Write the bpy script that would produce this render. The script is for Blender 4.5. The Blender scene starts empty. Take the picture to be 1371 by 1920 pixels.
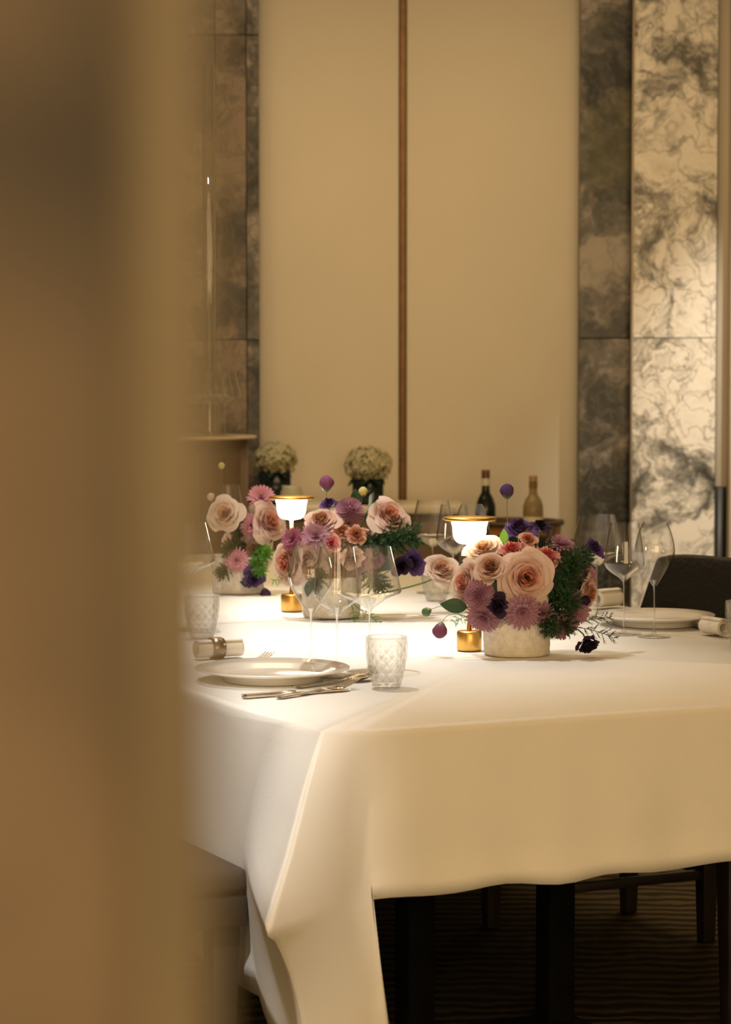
import bpy, math, random
from mathutils import Vector, Matrix, Quaternion
random.seed(7)
PI = math.pi
sc = bpy.context.scene
C = sc.collection

# ------------------------------------------------------------------ camera, world, lights, exposure
F_PX, CAM_Z, TILT, TZ = 4500.0, 1.34, math.atan(260 / 4500.0), 0.76
cd = bpy.data.cameras.new('camera'); cam = bpy.data.objects.new('camera', cd); C.objects.link(cam)
cd.sensor_fit = 'VERTICAL'; cd.sensor_height = 36.0; cd.lens = F_PX / 1920 * 36.0
cam.location = (0, 0, CAM_Z); cam.rotation_euler = (PI / 2 - TILT, 0, 0)
cd.clip_start = 0.02
cd.dof.use_dof = True; cd.dof.focus_distance = 4.75; cd.dof.aperture_fstop = 6.4
sc.camera = cam
w = bpy.data.worlds.new('world'); sc.world = w; w.use_nodes = True
w.node_tree.nodes['Background'].inputs[0].default_value = (1, .66, .34, 1)
w.node_tree.nodes['Background'].inputs[1].default_value = 0.05
sc.view_settings.view_transform = 'Standard'; sc.view_settings.look = 'None'
sc.view_settings.exposure = 0.0; sc.view_settings.gamma = 1.0; sc.view_settings.use_curve_mapping = False
sc.cycles.max_bounces = 14; sc.cycles.transparent_max_bounces = 24; sc.cycles.transmission_bounces = 12
sc.cycles.diffuse_bounces = 4; sc.cycles.caustics_reflective = False; sc.cycles.caustics_refractive = False
sc.cycles.sample_clamp_indirect = 4.0

WARM = (1, .70, .36); SOFT = (1, .99, .97)
def area(name, loc, size, energy, col, aim=None):
    l = bpy.data.lights.new(name, 'AREA'); l.shape = 'RECTANGLE'; l.size, l.size_y = size; l.energy = energy; l.color = col
    o = bpy.data.objects.new(name, l); C.objects.link(o); o.location = loc
    if aim is not None:
        o.rotation_euler = (Vector(aim) - Vector(loc)).to_track_quat('-Z', 'Y').to_euler()
    return o
def spot(name, loc, aim, energy, col, ang, blend=.5, rad=.06):
    l = bpy.data.lights.new(name, 'SPOT'); l.energy = energy; l.color = col; l.spot_size = math.radians(ang); l.spot_blend = blend
    l.shadow_soft_size = rad
    o = bpy.data.objects.new(name, l); C.objects.link(o); o.location = loc
    o.rotation_euler = (Vector(aim) - Vector(loc)).to_track_quat('-Z', 'Y').to_euler()
    return o
area('ceiling_fill_room', (0.3, 3.0, 3.27), (3.6, 3.6), 10, WARM)  # added ambient fill, no luminous ceiling is built
area('ceiling_fill_partition', (-0.3, -0.9, 3.27), (3.6, 2.4), 34, WARM)  # added fill near the camera to brighten the partition
area('fill_behind_camera', (0.6, -2.45, 1.75), (4.6, 2.2), 176, WARM, (0.6, 5, 1.3))  # added warm fill on the wall behind the camera, no opening there
area('ceiling_fill_wall', (0.0, 7.2, 3.27), (3.0, 1.6), 54, WARM)  # added broad fill to brighten the back wall
spot('downlight_corner', (-0.6, 1.5, 3.2), (-0.53, 4.1, .5), 440, SOFT, 20, .7)
spot('downlight_table_near', (-0.45, 4.85, 3.2), (-0.35, 4.85, .7), 132, SOFT, 60, .9)
spot('downlight_table_far', (-0.55, 5.8, 3.2), (-0.3, 5.6, .7), 190, SOFT, 48, .8)
spot('downlight_pillar', (1.72, 8.0, 3.2), (1.45, 9.2, .8), 260, (1, .90, .74), 38, 1.0)
spot('downlight_cabinet', (-0.75, 8.15, 3.2), (-0.62, 8.6, 1.1), 34, SOFT, 40, .8, .03)

# ------------------------------------------------------------------ projection helpers
def ray(px, py):
    a = (px - 685.5) / F_PX; b = -(py - 960) / F_PX
    d = Vector((a, math.cos(TILT) + b * math.sin(TILT), -math.sin(TILT) + b * math.cos(TILT)))
    return d
def P(px, py, D):
    d = ray(px, py); return Vector((0, 0, CAM_Z)) + d * (D / d.y)
def Q(px, py, z=TZ):
    d = ray(px, py); return Vector((0, 0, CAM_Z)) + d * ((z - CAM_Z) / d.z)
C0 = Q(605, 1372)
TA = math.radians(25.5)
U = Vector((math.cos(TA), math.sin(TA), 0)); V = Vector((-math.sin(TA), math.cos(TA), 0))
def T(u, v, z=TZ):
    p = C0 + U * u + V * v; return Vector((p.x, p.y, z))
def rnd(a, b): return random.uniform(a, b)

# ------------------------------------------------------------------ materials
MATS = {}
def mat(name, col, rough=.6, metal=0, noise=None, bump=None, trans=0, spec=.5, coat=0, emit=None):
    if name in MATS: return MATS[name]
    m = bpy.data.materials.new(name); m.use_nodes = True; nt = m.node_tree; N = nt.nodes; L = nt.links
    b = N['Principled BSDF']
    b.inputs['Base Color'].default_value = (*col, 1); b.inputs['Roughness'].default_value = rough
    b.inputs['Metallic'].default_value = metal; b.inputs['Specular IOR Level'].default_value = spec
    b.inputs['Coat Weight'].default_value = coat
    tc = N.new('ShaderNodeTexCoord')
    if noise:
        sc_, amt, det = noise
        n = N.new('ShaderNodeTexNoise'); n.inputs['Scale'].default_value = sc_; n.inputs['Detail'].default_value = det
        L.new(tc.outputs['Object'], n.inputs['Vector'])
        r = N.new('ShaderNodeValToRGB'); L.new(n.outputs['Fac'], r.inputs['Fac'])
        r.color_ramp.elements[0].position = .3; r.color_ramp.elements[1].position = .7
        r.color_ramp.elements[0].color = (*[c * (1 - amt) for c in col], 1)
        r.color_ramp.elements[1].color = (*[min(1, c * (1 + amt)) for c in col], 1)
        L.new(r.outputs['Color'], b.inputs['Base Color'])
    if bump:
        sc_, st = bump
        n = N.new('ShaderNodeTexNoise'); n.inputs['Scale'].default_value = sc_; n.inputs['Detail'].default_value = 6
        L.new(tc.outputs['Object'], n.inputs['Vector'])
        bp = N.new('ShaderNodeBump'); bp.inputs['Strength'].default_value = st; bp.inputs['Distance'].default_value = .01
        L.new(n.outputs['Fac'], bp.inputs['Height']); L.new(bp.outputs['Normal'], b.inputs['Normal'])
    if emit:
        b.inputs['Emission Color'].default_value = (*emit[0], 1); b.inputs['Emission Strength'].default_value = emit[1]
    if trans:
        tr = N.new('ShaderNodeBsdfTranslucent'); tr.inputs['Color'].default_value = (*col, 1)
        mx = N.new('ShaderNodeMixShader'); mx.inputs[0].default_value = trans
        L.new(b.outputs[0], mx.inputs[1]); L.new(tr.outputs[0], mx.inputs[2]); L.new(mx.outputs[0], N['Material Output'].inputs[0])
    MATS[name] = m; return m

def thin_glass():
    m = bpy.data.materials.new('thin_glass'); m.use_nodes = True; nt = m.node_tree; N = nt.nodes; L = nt.links
    N.remove(N['Principled BSDF'])
    t = N.new('ShaderNodeBsdfTransparent'); t.inputs[0].default_value = (.965, .97, .955, 1)
    g = N.new('ShaderNodeBsdfGlossy'); g.inputs['Roughness'].default_value = .02
    lw = N.new('ShaderNodeLayerWeight'); lw.inputs[0].default_value = .5
    pw = N.new('ShaderNodeMath'); pw.operation = 'POWER'; pw.inputs[1].default_value = 2.7
    ma = N.new('ShaderNodeMath'); ma.operation = 'MULTIPLY_ADD'; ma.inputs[1].default_value = 1.0; ma.inputs[2].default_value = .08; ma.use_clamp = True
    mx = N.new('ShaderNodeMixShader')
    L.new(lw.outputs['Facing'], pw.inputs[0]); L.new(pw.outputs[0], ma.inputs[0]); L.new(ma.outputs[0], mx.inputs[0])
    cr = N.new('ShaderNodeValToRGB'); L.new(lw.outputs['Facing'], cr.inputs['Fac'])      # longer path through the wall near the outline
    cr.color_ramp.elements[0].position = .45; cr.color_ramp.elements[0].color = (.965, .965, .95, 1); cr.color_ramp.elements[1].position = 1; cr.color_ramp.elements[1].color = (.45, .44, .41, 1)
    L.new(cr.outputs['Color'], t.inputs[0])
    L.new(t.outputs[0], mx.inputs[1]); L.new(g.outputs[0], mx.inputs[2]); L.new(mx.outputs[0], N['Material Output'].inputs[0])
    return m
def thick_glass():
    m = bpy.data.materials.new('thick_glass'); m.use_nodes = True; nt = m.node_tree; N = nt.nodes; L = nt.links
    N.remove(N['Principled BSDF'])
    t = N.new('ShaderNodeBsdfTransparent'); t.inputs[0].default_value = (.99, .99, .98, 1)
    g = N.new('ShaderNodeBsdfGlass'); g.inputs['Roughness'].default_value = .0; g.inputs['IOR'].default_value = 1.46
    mx = N.new('ShaderNodeMixShader'); mx.inputs[0].default_value = .34
    L.new(t.outputs[0], mx.inputs[1]); L.new(g.outputs[0], mx.inputs[2]); L.new(mx.outputs[0], N['Material Output'].inputs[0])
    return m
M_THIN, M_THICK = thin_glass(), thick_glass()

def marble(name, light, dark, olive, bias, seed):
    m = bpy.data.materials.new(name); m.use_nodes = True; nt = m.node_tree; N = nt.nodes; L = nt.links
    b = N['Principled BSDF']; b.inputs['Roughness'].default_value = .28; b.inputs['Specular IOR Level'].default_value = .35
    tc = N.new('ShaderNodeTexCoord'); oi = N.new('ShaderNodeObjectInfo')
    ad = N.new('ShaderNodeVectorMath'); ad.operation = 'MULTIPLY_ADD'
    L.new(oi.outputs['Random'], ad.inputs[0]); ad.inputs[1].default_value = (7 + seed, 3, 5); L.new(tc.outputs['Object'], ad.inputs[2])
    def noise(scale, detail, rough=.6, dist=0, vec=None):
        n = N.new('ShaderNodeTexNoise'); n.inputs['Scale'].default_value = scale; n.inputs['Detail'].default_value = detail
        n.inputs['Roughness'].default_value = rough; n.inputs['Distortion'].default_value = dist
        L.new(vec or ad.outputs[0], n.inputs['Vector']); return n
    def ramp(src, stops):
        r = N.new('ShaderNodeValToRGB'); L.new(src, r.inputs['Fac']); e = r.color_ramp.elements
        while len(e) < len(stops): e.new(.5)
        for k, (p, c) in enumerate(stops):
            e[k].position = p; e[k].color = (*c, 1) if len(c) == 3 else c
        return r
    def mixc(fac, a, bb, mode='MIX'):
        x = N.new('ShaderNodeMix'); x.data_type = 'RGBA'; x.blend_type = mode; L.new(fac, x.inputs[0])
        for s, v in ((6, a), (7, bb)):
            if isinstance(v, tuple): x.inputs[s].default_value = (*v, 1)
            else: L.new(v, x.inputs[s])
        return x.outputs[2]
    # warp the coordinates, then breccia patches, cloudy greys and thin veins
    wn = noise(3.2, 4)
    wv = N.new('ShaderNodeVectorMath'); wv.operation = 'MULTIPLY_ADD'
    L.new(wn.outputs['Color'], wv.inputs[0]); wv.inputs[1].default_value = (.38, .38, .38); L.new(ad.outputs[0], wv.inputs[2])
    big = noise(3.0, 9, .68, .4, wv.outputs[0])
    base = ramp(big.outputs['Fac'], [(.38 + bias, dark), (.43 + bias, tuple(c * .26 for c in light)), (.48 + bias, tuple(c * .60 for c in light)), (.53 + bias, light)])
    mid = noise(11, 8, .7, 1.2, wv.outputs[0])
    mm = ramp(mid.outputs['Fac'], [(.40, (1, 1, 1)), (.52, (0, 0, 0))])
    c1 = mixc(mm.outputs['Color'], base.outputs['Color'], tuple(c * 1.6 + .04 for c in dark))
    # keep dark marks denser where the big clouds are dark
    gate = ramp(big.outputs['Fac'], [(.44 + bias, (.85, .85, .85)), (.62 + bias, (.10, .10, .10))])
    c1 = mixc(gate.outputs['Color'], base.outputs['Color'], c1)
    wave = N.new('ShaderNodeTexWave'); wave.inputs['Scale'].default_value = 5.5; wave.inputs['Distortion'].default_value = 9; wave.inputs['Detail'].default_value = 4
    wave.inputs['Detail Scale'].default_value = 1.6; wave.bands_direction = 'DIAGONAL'; L.new(wv.outputs[0], wave.inputs['Vector'])
    vr = ramp(wave.outputs['Fac'], [(.0, (.6, .6, .6)), (.05, (0, 0, 0))])
    vg = ramp(noise(2.0, 2).outputs['Fac'], [(.45, (0, 0, 0)), (.58, (1, 1, 1))])
    c2 = mixc(vr.outputs['Color'], c1, (.10, .085, .07)); c2 = mixc(vg.outputs['Color'], c1, c2)
    vo = N.new('ShaderNodeTexVoronoi'); vo.feature = 'DISTANCE_TO_EDGE'; vo.inputs['Scale'].default_value = 6.5; L.new(wv.outputs[0], vo.inputs['Vector'])
    v2 = ramp(vo.outputs['Distance'], [(.0, (.55, .55, .55)), (.03, (0, 0, 0))])
    c3 = mixc(v2.outputs['Color'], c2, (.09, .075, .06))
    ol = noise(2.3, 3, .5, .3)
    og = ramp(ol.outputs['Fac'], [(.60, (0, 0, 0)), (.70, (.55, .55, .55))])
    c4 = mixc(og.outputs['Color'], c3, olive)
    L.new(c4, b.inputs['Base Color'])
    return m

# ------------------------------------------------------------------ mesh helpers
def mesh(name, verts, faces, smooth=True):
    me = bpy.data.meshes.new(name); me.from_pydata([tuple(v) for v in verts], [], faces); me.update()
    if smooth:
        for p in me.polygons: p.use_smooth = True
    return me
def obj(name, me, m=None, parent=None, loc=None):
    if isinstance(me, tuple): me = mesh(name, *me)
    o = bpy.data.objects.new(name, me); C.objects.link(o)
    if m is not None:
        if not me.materials: me.materials.append(m)
    if parent is not None: o.parent = parent
    if loc is not None: o.location = loc
    return o
def tag(o, label, cat=None, group=None, kind=None):
    o['label'] = label
    if cat: o['category'] = cat
    if group: o['group'] = group
    if kind: o['kind'] = kind
    return o
def thing(name, label, cat, loc=(0, 0, 0), rz=0, group=None):
    o = bpy.data.objects.new(name, None); C.objects.link(o); o.location = loc; o.rotation_euler = (0, 0, rz); o.empty_display_size = .05
    return tag(o, label, cat, group)
def copy_tree(root, loc=None, rz=None, label=None, group=None):
    r = root.copy(); C.objects.link(r)
    if loc is not None: r.location = loc
    if rz is not None: r.rotation_euler = (0, 0, rz)
    if label: r['label'] = label
    if group: r['group'] = group
    for ch in list(root.children):
        c = ch.copy(); C.objects.link(c); c.parent = r
        for g in ch.children:
            d = g.copy(); C.objects.link(d); d.parent = c
    return r
def box(x0, x1, y0, y1, z0, z1):
    v = [(x, y, z) for z in (z0, z1) for y in (y0, y1) for x in (x0, x1)]
    f = [(0, 2, 3, 1), (4, 5, 7, 6), (0, 1, 5, 4), (2, 6, 7, 3), (0, 4, 6, 2), (1, 3, 7, 5)]
    return v, f
def merge(*ms):
    V_, F_ = [], []
    for v, f in ms:
        n = len(V_); V_ += list(v); F_ += [tuple(i + n for i in q) for q in f]
    return V_, F_
def bevel(o, w_, seg=2):
    b = o.modifiers.new('bevel', 'BEVEL'); b.width = w_; b.segments = seg; b.limit_method = 'ANGLE'; return o
def lathe(prof, n=40, close_top=False, close_bot=False, rmod=None):
    vs, fs = [], []
    for i, (r, z) in enumerate(prof):
        for k in range(n):
            a = 2 * PI * k / n; rr = r * (rmod(a, z, i) if rmod else 1)
            vs.append((rr * math.cos(a), rr * math.sin(a), z))
    for i in range(len(prof) - 1):
        for k in range(n):
            a, b = i * n + k, i * n + (k + 1) % n
            fs.append((a, b, b + n, a + n))
    if close_bot: fs.append(tuple(range(n - 1, -1, -1)))
    if close_top: fs.append(tuple((len(prof) - 1) * n + k for k in range(n)))
    return vs, fs
def spline(pts, n):
    """Catmull-Rom through pts (any dimension)."""
    out = []; m = len(pts) - 1
    for k in range(n + 1):
        t = k / n * m; i = min(int(t), m - 1); t -= i
        p = [pts[max(0, i - 1)], pts[i], pts[i + 1], pts[min(m, i + 2)]]
        out.append(tuple(.5 * ((2 * b) + (c - a) * t + (2 * a - 5 * b + 4 * c - d) * t * t + (3 * b - a - 3 * c + d) * t ** 3) for a, b, c, d in zip(*p)))
    return out
def tube(pts, r0, r1=None, n=6):
    r1 = r0 if r1 is None else r1; vs, fs = [], []
    pts = [Vector(p) for p in pts]; m = len(pts)
    for i, p in enumerate(pts):
        d = (pts[min(m - 1, i + 1)] - pts[max(0, i - 1)]).normalized()
        a = d.orthogonal().normalized() if i == 0 else (a - d * a.dot(d)).normalized()
        b = d.cross(a); r = r0 + (r1 - r0) * i / (m - 1)
        for k in range(n):
            t = 2 * PI * k / n; vs.append(p + a * (r * math.cos(t)) + b * (r * math.sin(t)))
    for i in range(m - 1):
        for k in range(n):
            x, y = i * n + k, i * n + (k + 1) % n; fs.append((x, y, y + n, x + n))
    fs.append(tuple(range(n - 1, -1, -1))); fs.append(tuple((m - 1) * n + k for k in range(n)))
    return vs, fs
def bez(a, b, c, n=8):
    a, b, c = Vector(a), Vector(b), Vector(c)
    return [a * (1 - t) ** 2 + b * (2 * t * (1 - t)) + c * t * t for t in [k / n for k in range(n + 1)]]
def sheet(fn, nu, nv):
    vs = [fn(i / nu, j / nv) for i in range(nu + 1) for j in range(nv + 1)]
    fs = [(i * (nv + 1) + j, (i + 1) * (nv + 1) + j, (i + 1) * (nv + 1) + j + 1, i * (nv + 1) + j + 1) for i in range(nu) for j in range(nv)]
    return vs, fs

# ------------------------------------------------------------------ the setting
M_WALL = mat('cream_wall', (.78, .71, .58), .85, noise=(1.2, .04, 3), bump=(260, .05))
M_CEIL = mat('ceiling_paint', (.75, .7, .62), .9)
M_BRONZE = mat('bronze_trim', (.20, .11, .045), .45, .6, noise=(30, .15, 3))
M_DARKTRIM = mat('dark_trim', (.03, .027, .024), .5)
def carpet():
    m = bpy.data.materials.new('carpet'); m.use_nodes = True; N = m.node_tree.nodes; L = m.node_tree.links; b = N['Principled BSDF']
    b.inputs['Roughness'].default_value = 1; b.inputs['Specular IOR Level'].default_value = .1
    tc = N.new('ShaderNodeTexCoord'); wv = N.new('ShaderNodeTexWave'); wv.inputs['Scale'].default_value = 5.5; wv.inputs['Distortion'].default_value = 5; wv.inputs['Detail'].default_value = 3
    wv.bands_direction = 'Y'; wv.inputs['Detail Scale'].default_value = 1.2
    L.new(tc.outputs['Object'], wv.inputs['Vector'])
    r = N.new('ShaderNodeValToRGB'); r.color_ramp.elements[0].color = (.040, .032, .019, 1); r.color_ramp.elements[1].color = (.17, .135, .08, 1)
    L.new(wv.outputs['Fac'], r.inputs['Fac']); L.new(r.outputs['Color'], b.inputs['Base Color'])
    bp = N.new('ShaderNodeBump'); bp.inputs['Strength'].default_value = .5; bp.inputs['Distance'].default_value = .02
    L.new(wv.outputs['Fac'], bp.inputs['Height']); L.new(bp.outputs['Normal'], b.inputs['Normal'])
    return m
WY = 9.4
XL, XR, YB, ZC = -3.2, 3.4, -2.6, 3.3
def struct(name, me, m, label):
    o = obj(name, me, m); tag(o, label, kind='structure'); return o
struct('floor', box(XL, XR, YB, WY + .3, -.06, 0), carpet(), 'dark brown carpet with rippled pile across the dining room')
struct('ceiling', box(XL, XR, YB, WY + .3, ZC, ZC + .06), M_CEIL, 'plain cream ceiling above the dining room')
struct('wall_left', box(XL - .1, XL, YB, WY + .3, 0, ZC), M_WALL, 'plain cream side wall beyond the chairs')
struct('wall_right', box(XR, XR + .1, YB, WY + .3, 0, ZC), M_WALL, 'plain cream side wall beside the marble pillar')
struct('wall_front', box(XL, XR, YB - .1, YB, 0, ZC), M_WALL, 'plain cream wall opposite the marble pillars')
wb = struct('wall_back', box(XL, XR, WY + .06, WY + .2, 0, ZC), M_WALL, 'cream panelled back wall between the marble pillars')
def xat(px, D): return (px - 685.5) / F_PX * D
# cream panels of the niche, bronze strip between them
xa, xd0, xd1, xb = xat(440, WY), xat(749, WY), xat(761, WY), xat(1100, WY)
for x0, x1 in ((xa, xd0 - .002), (xd1 + .002, xb)):
    bevel(obj('panel', box(x0, x1, WY, WY + .055, .12, ZC - .01), M_WALL, wb), .004)
bs = obj('trim_1', box(xd0, xd1, WY - .012, WY + .05, 0, ZC - .01), M_BRONZE); tag(bs, 'slim bronze strip between the two cream wall panels', kind='structure'); bevel(bs, .003)
bb = obj('baseboard_back', box(xa, xb, WY - .02, WY - .001, 0, .12), M_DARKTRIM); tag(bb, 'dark baseboard under the cream wall panels', kind='structure')

ML = marble('marble_light', (.90, .84, .75), (.03, .034, .03), (.34, .28, .08), -.015, 0)
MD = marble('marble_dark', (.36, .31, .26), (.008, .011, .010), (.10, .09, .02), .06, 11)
MM = marble('marble_mid', (.27, .205, .15), (.012, .012, .010), (.09, .07, .025), .02, 23)
def tile(parent, x0, x1, y0, y1, z0, z1, m):
    v, f = box(x0, x1, y0, y1, z0, z1); c = Vector(((x0 + x1) / 2, (y0 + y1) / 2, (z0 + z1) / 2))
    me = mesh('marble_tile', [Vector(q) - c for q in v], f, False)
    o = obj('marble_tile', me, m, parent, c); bevel(o, .002); return o
# pillar beside the chairs: white face, dark-patterned strip with shade put into its colour
PY0 = WY - .2
px0, px1 = xat(1183, PY0), xat(1341, PY0)
DY0 = WY - .1
dx0, dx1 = xat(1085, DY0), xat(1184, DY0)
core = obj('trim_2', merge(box(px0 + .005, px1 - .01, PY0 + .025, WY + .06, 0, ZC), box(dx0 + .004, px0 + .005, DY0 + .025, WY + .06, 0, ZC)), M_DARKTRIM)
tag(core, 'marble clad pillar with white veined face beside a dark strip', kind='structure')
zj = P(1200, 634, PY0).z
for k, (z0, z1) in enumerate(((0, zj - 1.2), (zj - 1.2, zj), (zj, zj + 1.5), (zj + 1.5, ZC - .02))):
    tile(core, px0 + .004, px1, PY0, PY0 + .024, z0 + .0015, z1 - .0015, ML)
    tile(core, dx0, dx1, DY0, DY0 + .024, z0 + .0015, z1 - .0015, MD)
obj('corner_strip', box(px0 - .002, px0 + .006, PY0 - .002, PY0 + .006, 0, ZC - .02), mat('stone_edge', (.5, .42, .32), .5), core)
# pilaster by the service cabinet
LY = WY - .12
lx0, lxm, lx1 = xat(404, LY), xat(463, LY), xat(487, LY)
pil = obj('trim_3', box(lx0 - .6, lx1 - .004, LY + .024, WY + .06, 0, ZC), M_DARKTRIM)
tag(pil, 'brown and black marble pilaster beside the service cabinet', kind='structure')
zl0, zl1 = P(430, 637, LY).z, P(430, 65, LY).z
for z0, z1 in ((0, zl0 - 1.2), (zl0 - 1.2, zl0), (zl0, zl1), (zl1, ZC - .02)):
    z0 = max(0, z0)
    if z1 <= .05: continue
    tile(pil, lx0 - .6, lx0, LY, LY + .023, z0 + .0015, z1 - .0015, MM)
    tile(pil, lx0 + .002, lxm, LY, LY + .023, z0 + .0015, z1 - .0015, MM)
    tile(pil, lxm + .002, lx1, LY + .004, LY + .023, z0 + .0015, z1 - .0015, MD)
# door jamb beside the pillar
jx0, jx1 = xat(1341, PY0 + .06), xat(1353, PY0 + .06)
jamb = obj('trim_4', merge(box(jx1 + .02, jx1 + .6, PY0 - .02, PY0 + .15, 0, ZC - .02), box(jx0, jx1 + .03, PY0 + .06, PY0 + .15, .9, ZC - .02)), mat('jamb_paint', (.62, .55, .44), .6), None)
tag(jamb, 'cream door jamb standing next to the marble pillar', kind='structure'); bevel(jamb, .006)
obj('plinth', box(jx0, jx1 + .01, PY0 + .04, PY0 + .15, 0, .9), M_DARKTRIM, jamb)

# timber partition right beside the photographer
def burl():
    m = bpy.data.materials.new('burl_timber'); m.use_nodes = True; N = m.node_tree.nodes; L = m.node_tree.links; b = N['Principled BSDF']
    b.inputs['Roughness'].default_value = .6; b.inputs['Specular IOR Level'].default_value = .2
    tc = N.new('ShaderNodeTexCoord'); n = N.new('ShaderNodeTexNoise'); n.inputs['Scale'].default_value = 9; n.inputs['Detail'].default_value = 3; n.inputs['Distortion'].default_value = .5
    L.new(tc.outputs['Object'], n.inputs['Vector'])
    r = N.new('ShaderNodeValToRGB'); L.new(n.outputs['Fac'], r.inputs['Fac']); e = r.color_ramp.elements
    e[0].position = .36; e[0].color = (.018, .014, .010, 1); e[1].position = .64; e[1].color = (.105, .076, .048, 1)
    L.new(r.outputs['Color'], b.inputs['Base Color']); return m
OY = .335
ox = xat(388, OY)
par = obj('partition_wall', box(-.62, ox, OY, OY + .022, 0, 2.6), burl()); bevel(par, .004)
obj('lit_edge_band', box(ox - .0108, ox + .0006, OY - .0012, OY - .0002, 0, 2.6), mat('lit_edge_tone', (.100, .078, .044), .6, noise=(14, .12, 3)), par)  # added band, light on the partition edge put into its colour
tag(par, 'brown burl timber partition standing right beside the viewer', kind='structure')

# ------------------------------------------------------------------ tables and cloths
TW, TL1, TL = 1.55, 1.66, 3.62
M_CLOTH = mat('white_cloth', (.87, .85, .80), .9, noise=(9, .015, 4), bump=(420, .12), spec=.15)
M_BLACKWOOD = mat('black_wood', (.004, .004, .004), .8, noise=(14, .3, 4), spec=.1)
def tw(o, u0, v0): return o
def table(v0, v1, cols, label):
    t = thing('dining_table', label, 'table', T(TW / 2, (v0 + v1) / 2, 0), TA)
    hw, hl = TW / 2 - .02, (v1 - v0) / 2 - .01
    bevel(obj('table_top', box(-hw, hw, -hl, hl, TZ - .034, TZ - .004), M_BLACKWOOD, t), .004)
    for (u, v) in cols:
        x, y = u - TW / 2, v - (v0 + v1) / 2
        bevel(obj('leg', box(x - .03, x + .03, y - .03, y + .03, .02, TZ - .034), M_BLACKWOOD, t), .004)
    us = [c[0] - TW / 2 for c in cols]; vs = [c[1] - (v0 + v1) / 2 for c in cols]
    bevel(obj('base_plate', box(min(us) - .06, max(us) + .06, min(vs) - .06, max(vs) + .06, 0, .02), M_BLACKWOOD, t), .004)
table(0.02, 1.64, ((.46, .58), (.83, .68)), 'black dining table under the cloth with the draped corner')
table(1.64, TL - .02, ((.5, 2.6), (1.05, 2.6)), 'black dining table under the second, overlapping cloth')

HF, HL, HR = .283, .48, .25      # overhang at the end, along the cabinet side, along the pillar side
def cloth1():
    """Top sheet and its drops with the free hanging corner as one continuous surface; each column runs from the table edge down to the hem."""
    cols = []                      # (edge point on the table top, [points down to hem])
    NR = 16
    def straight(u, v, out, drop, amp, ph):
        top = T(u, v); pts = []
        for i in range(1, NR + 1):
            k = (i / NR) ** 1.4; d = drop * k
            bulge = .005 * min(1, d / .005) + amp * k * k * math.sin(ph) + .004 * k * math.sin(ph * 2.7 + 1)
            hem = .005 if i >= NR - 1 else 0
            pts.append(top + out * (bulge + hem) + Vector((0, 0, -d - .004 * k * k * math.sin(ph * 1.9 + .5))))
        return top, pts
    # pillar side drop
    n = 22
    for k in range(n + 1):
        v = TL1 - (TL1 - .0) * k / n
        cols.append(straight(TW, v, U, HR, .012, v * 17))
    # front drop
    n = 46
    for k in range(1, n + 1):
        u = TW - (TW - .082) * k / n
        cols.append(straight(u, 0, -V, HF, .006, u * 15 + .6))
    # flap: from the right edge of the hanging corner to the ridge, then back to the cabinet side
    dg = -(U + V).normalized()
    zr = [TZ, TZ - .012, .68, .58, .492, .465, .40, .31, .20]
    sr = [0, .010, .075, .158, .245, .212, .15, .10, .075]          # how far the ridge stands out diagonally
    fr = [(.06, -.0), (.061, -.005), (.061, -.008), (.062, -.012), (.063, -.012), (.066, -.014), (.073, -.02), (.092, -.03), (.112, -.04)]
    lr = [(0, .10), (-.010, .16), (-.012, .22), (-.012, .27), (-.012, .30), (-.012, .31), (-.014, .31), (-.016, .28), (-.02, .22)]
    ridge = [Vector((*(C0 + dg * s).xy, z)) for z, s in zip(zr, sr)]
    front = [T(u, v, z) for (u, v), z in zip(fr, zr)]; left = [T(u, v, z) for (u, v), z in zip(lr, zr)]
    def down(a, b, f, top, bul, zb):
        key = [p.lerp(q, f) for p, q in zip(a, b)]
        key[0] = top
        nrm = (b[4] - a[4]).cross(Vector((0, 0, 1))).normalized()
        for i in range(2, len(key)):
            key[i] = key[i] + nrm * bul * math.sin(PI * f) * (i / 8)
        pts = [Vector(p) for p in spline([tuple(k) for k in key], NR)][1:]
        if zb is not None:
            for p in pts: p.z = TZ - (TZ - p.z) * (TZ - zb) / (TZ - zr[-1])
        return top, pts
    for f in (0.0, .2, .4, .6, .8, .93):
        cols.append(down(front, ridge, f, T(.06 * (1 - f), 0), -.010, None))
    cols.append(down(ridge, left, 0, T(0, 0), 0, None))
    for f in (.07, .2, .4, .6, .8, 1.0):
        cols.append(down(ridge, left, f, T(0, .10 * f), -.012, zr[-1] + (.275 - zr[-1]) * f))
    n = 18
    for k in range(1, n + 1):
        v = .34 + (TL1 - .34) * k / n
        cols.append(straight(0, v, -U, HL, .014, v * 13 + 2))
    vs, fs = [], []
    for top, pts in cols:
        vs.append(top); vs += pts
    R = NR + 1
    for j in range(len(cols) - 1):
        for i in range(NR):
            a = j * R + i; fs.append((a, a + 1, a + R + 1, a + R))
    # the flat top: slightly inset grid joined to the edge by a fan of quads along the edge loop
    cen = len(vs); vs.append(T(TW / 2, TL1 / 2, TZ + .0005))
    for j in range(len(cols) - 1): fs.append((j * R, (j + 1) * R, cen))
    fs.append(((len(cols) - 1) * R, 0, cen))
    return mesh('tablecloth', vs, fs)
c1 = obj('tablecloth', cloth1(), M_CLOTH)
tag(c1, 'white tablecloth whose free corner hangs in a folded point', 'tablecloth')
es = c1.modifiers.new('crease', 'EDGE_SPLIT'); es.split_angle = math.radians(42)
so = c1.modifiers.new('thickness', 'SOLIDIFY'); so.thickness = .0012; so.offset = 1
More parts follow.
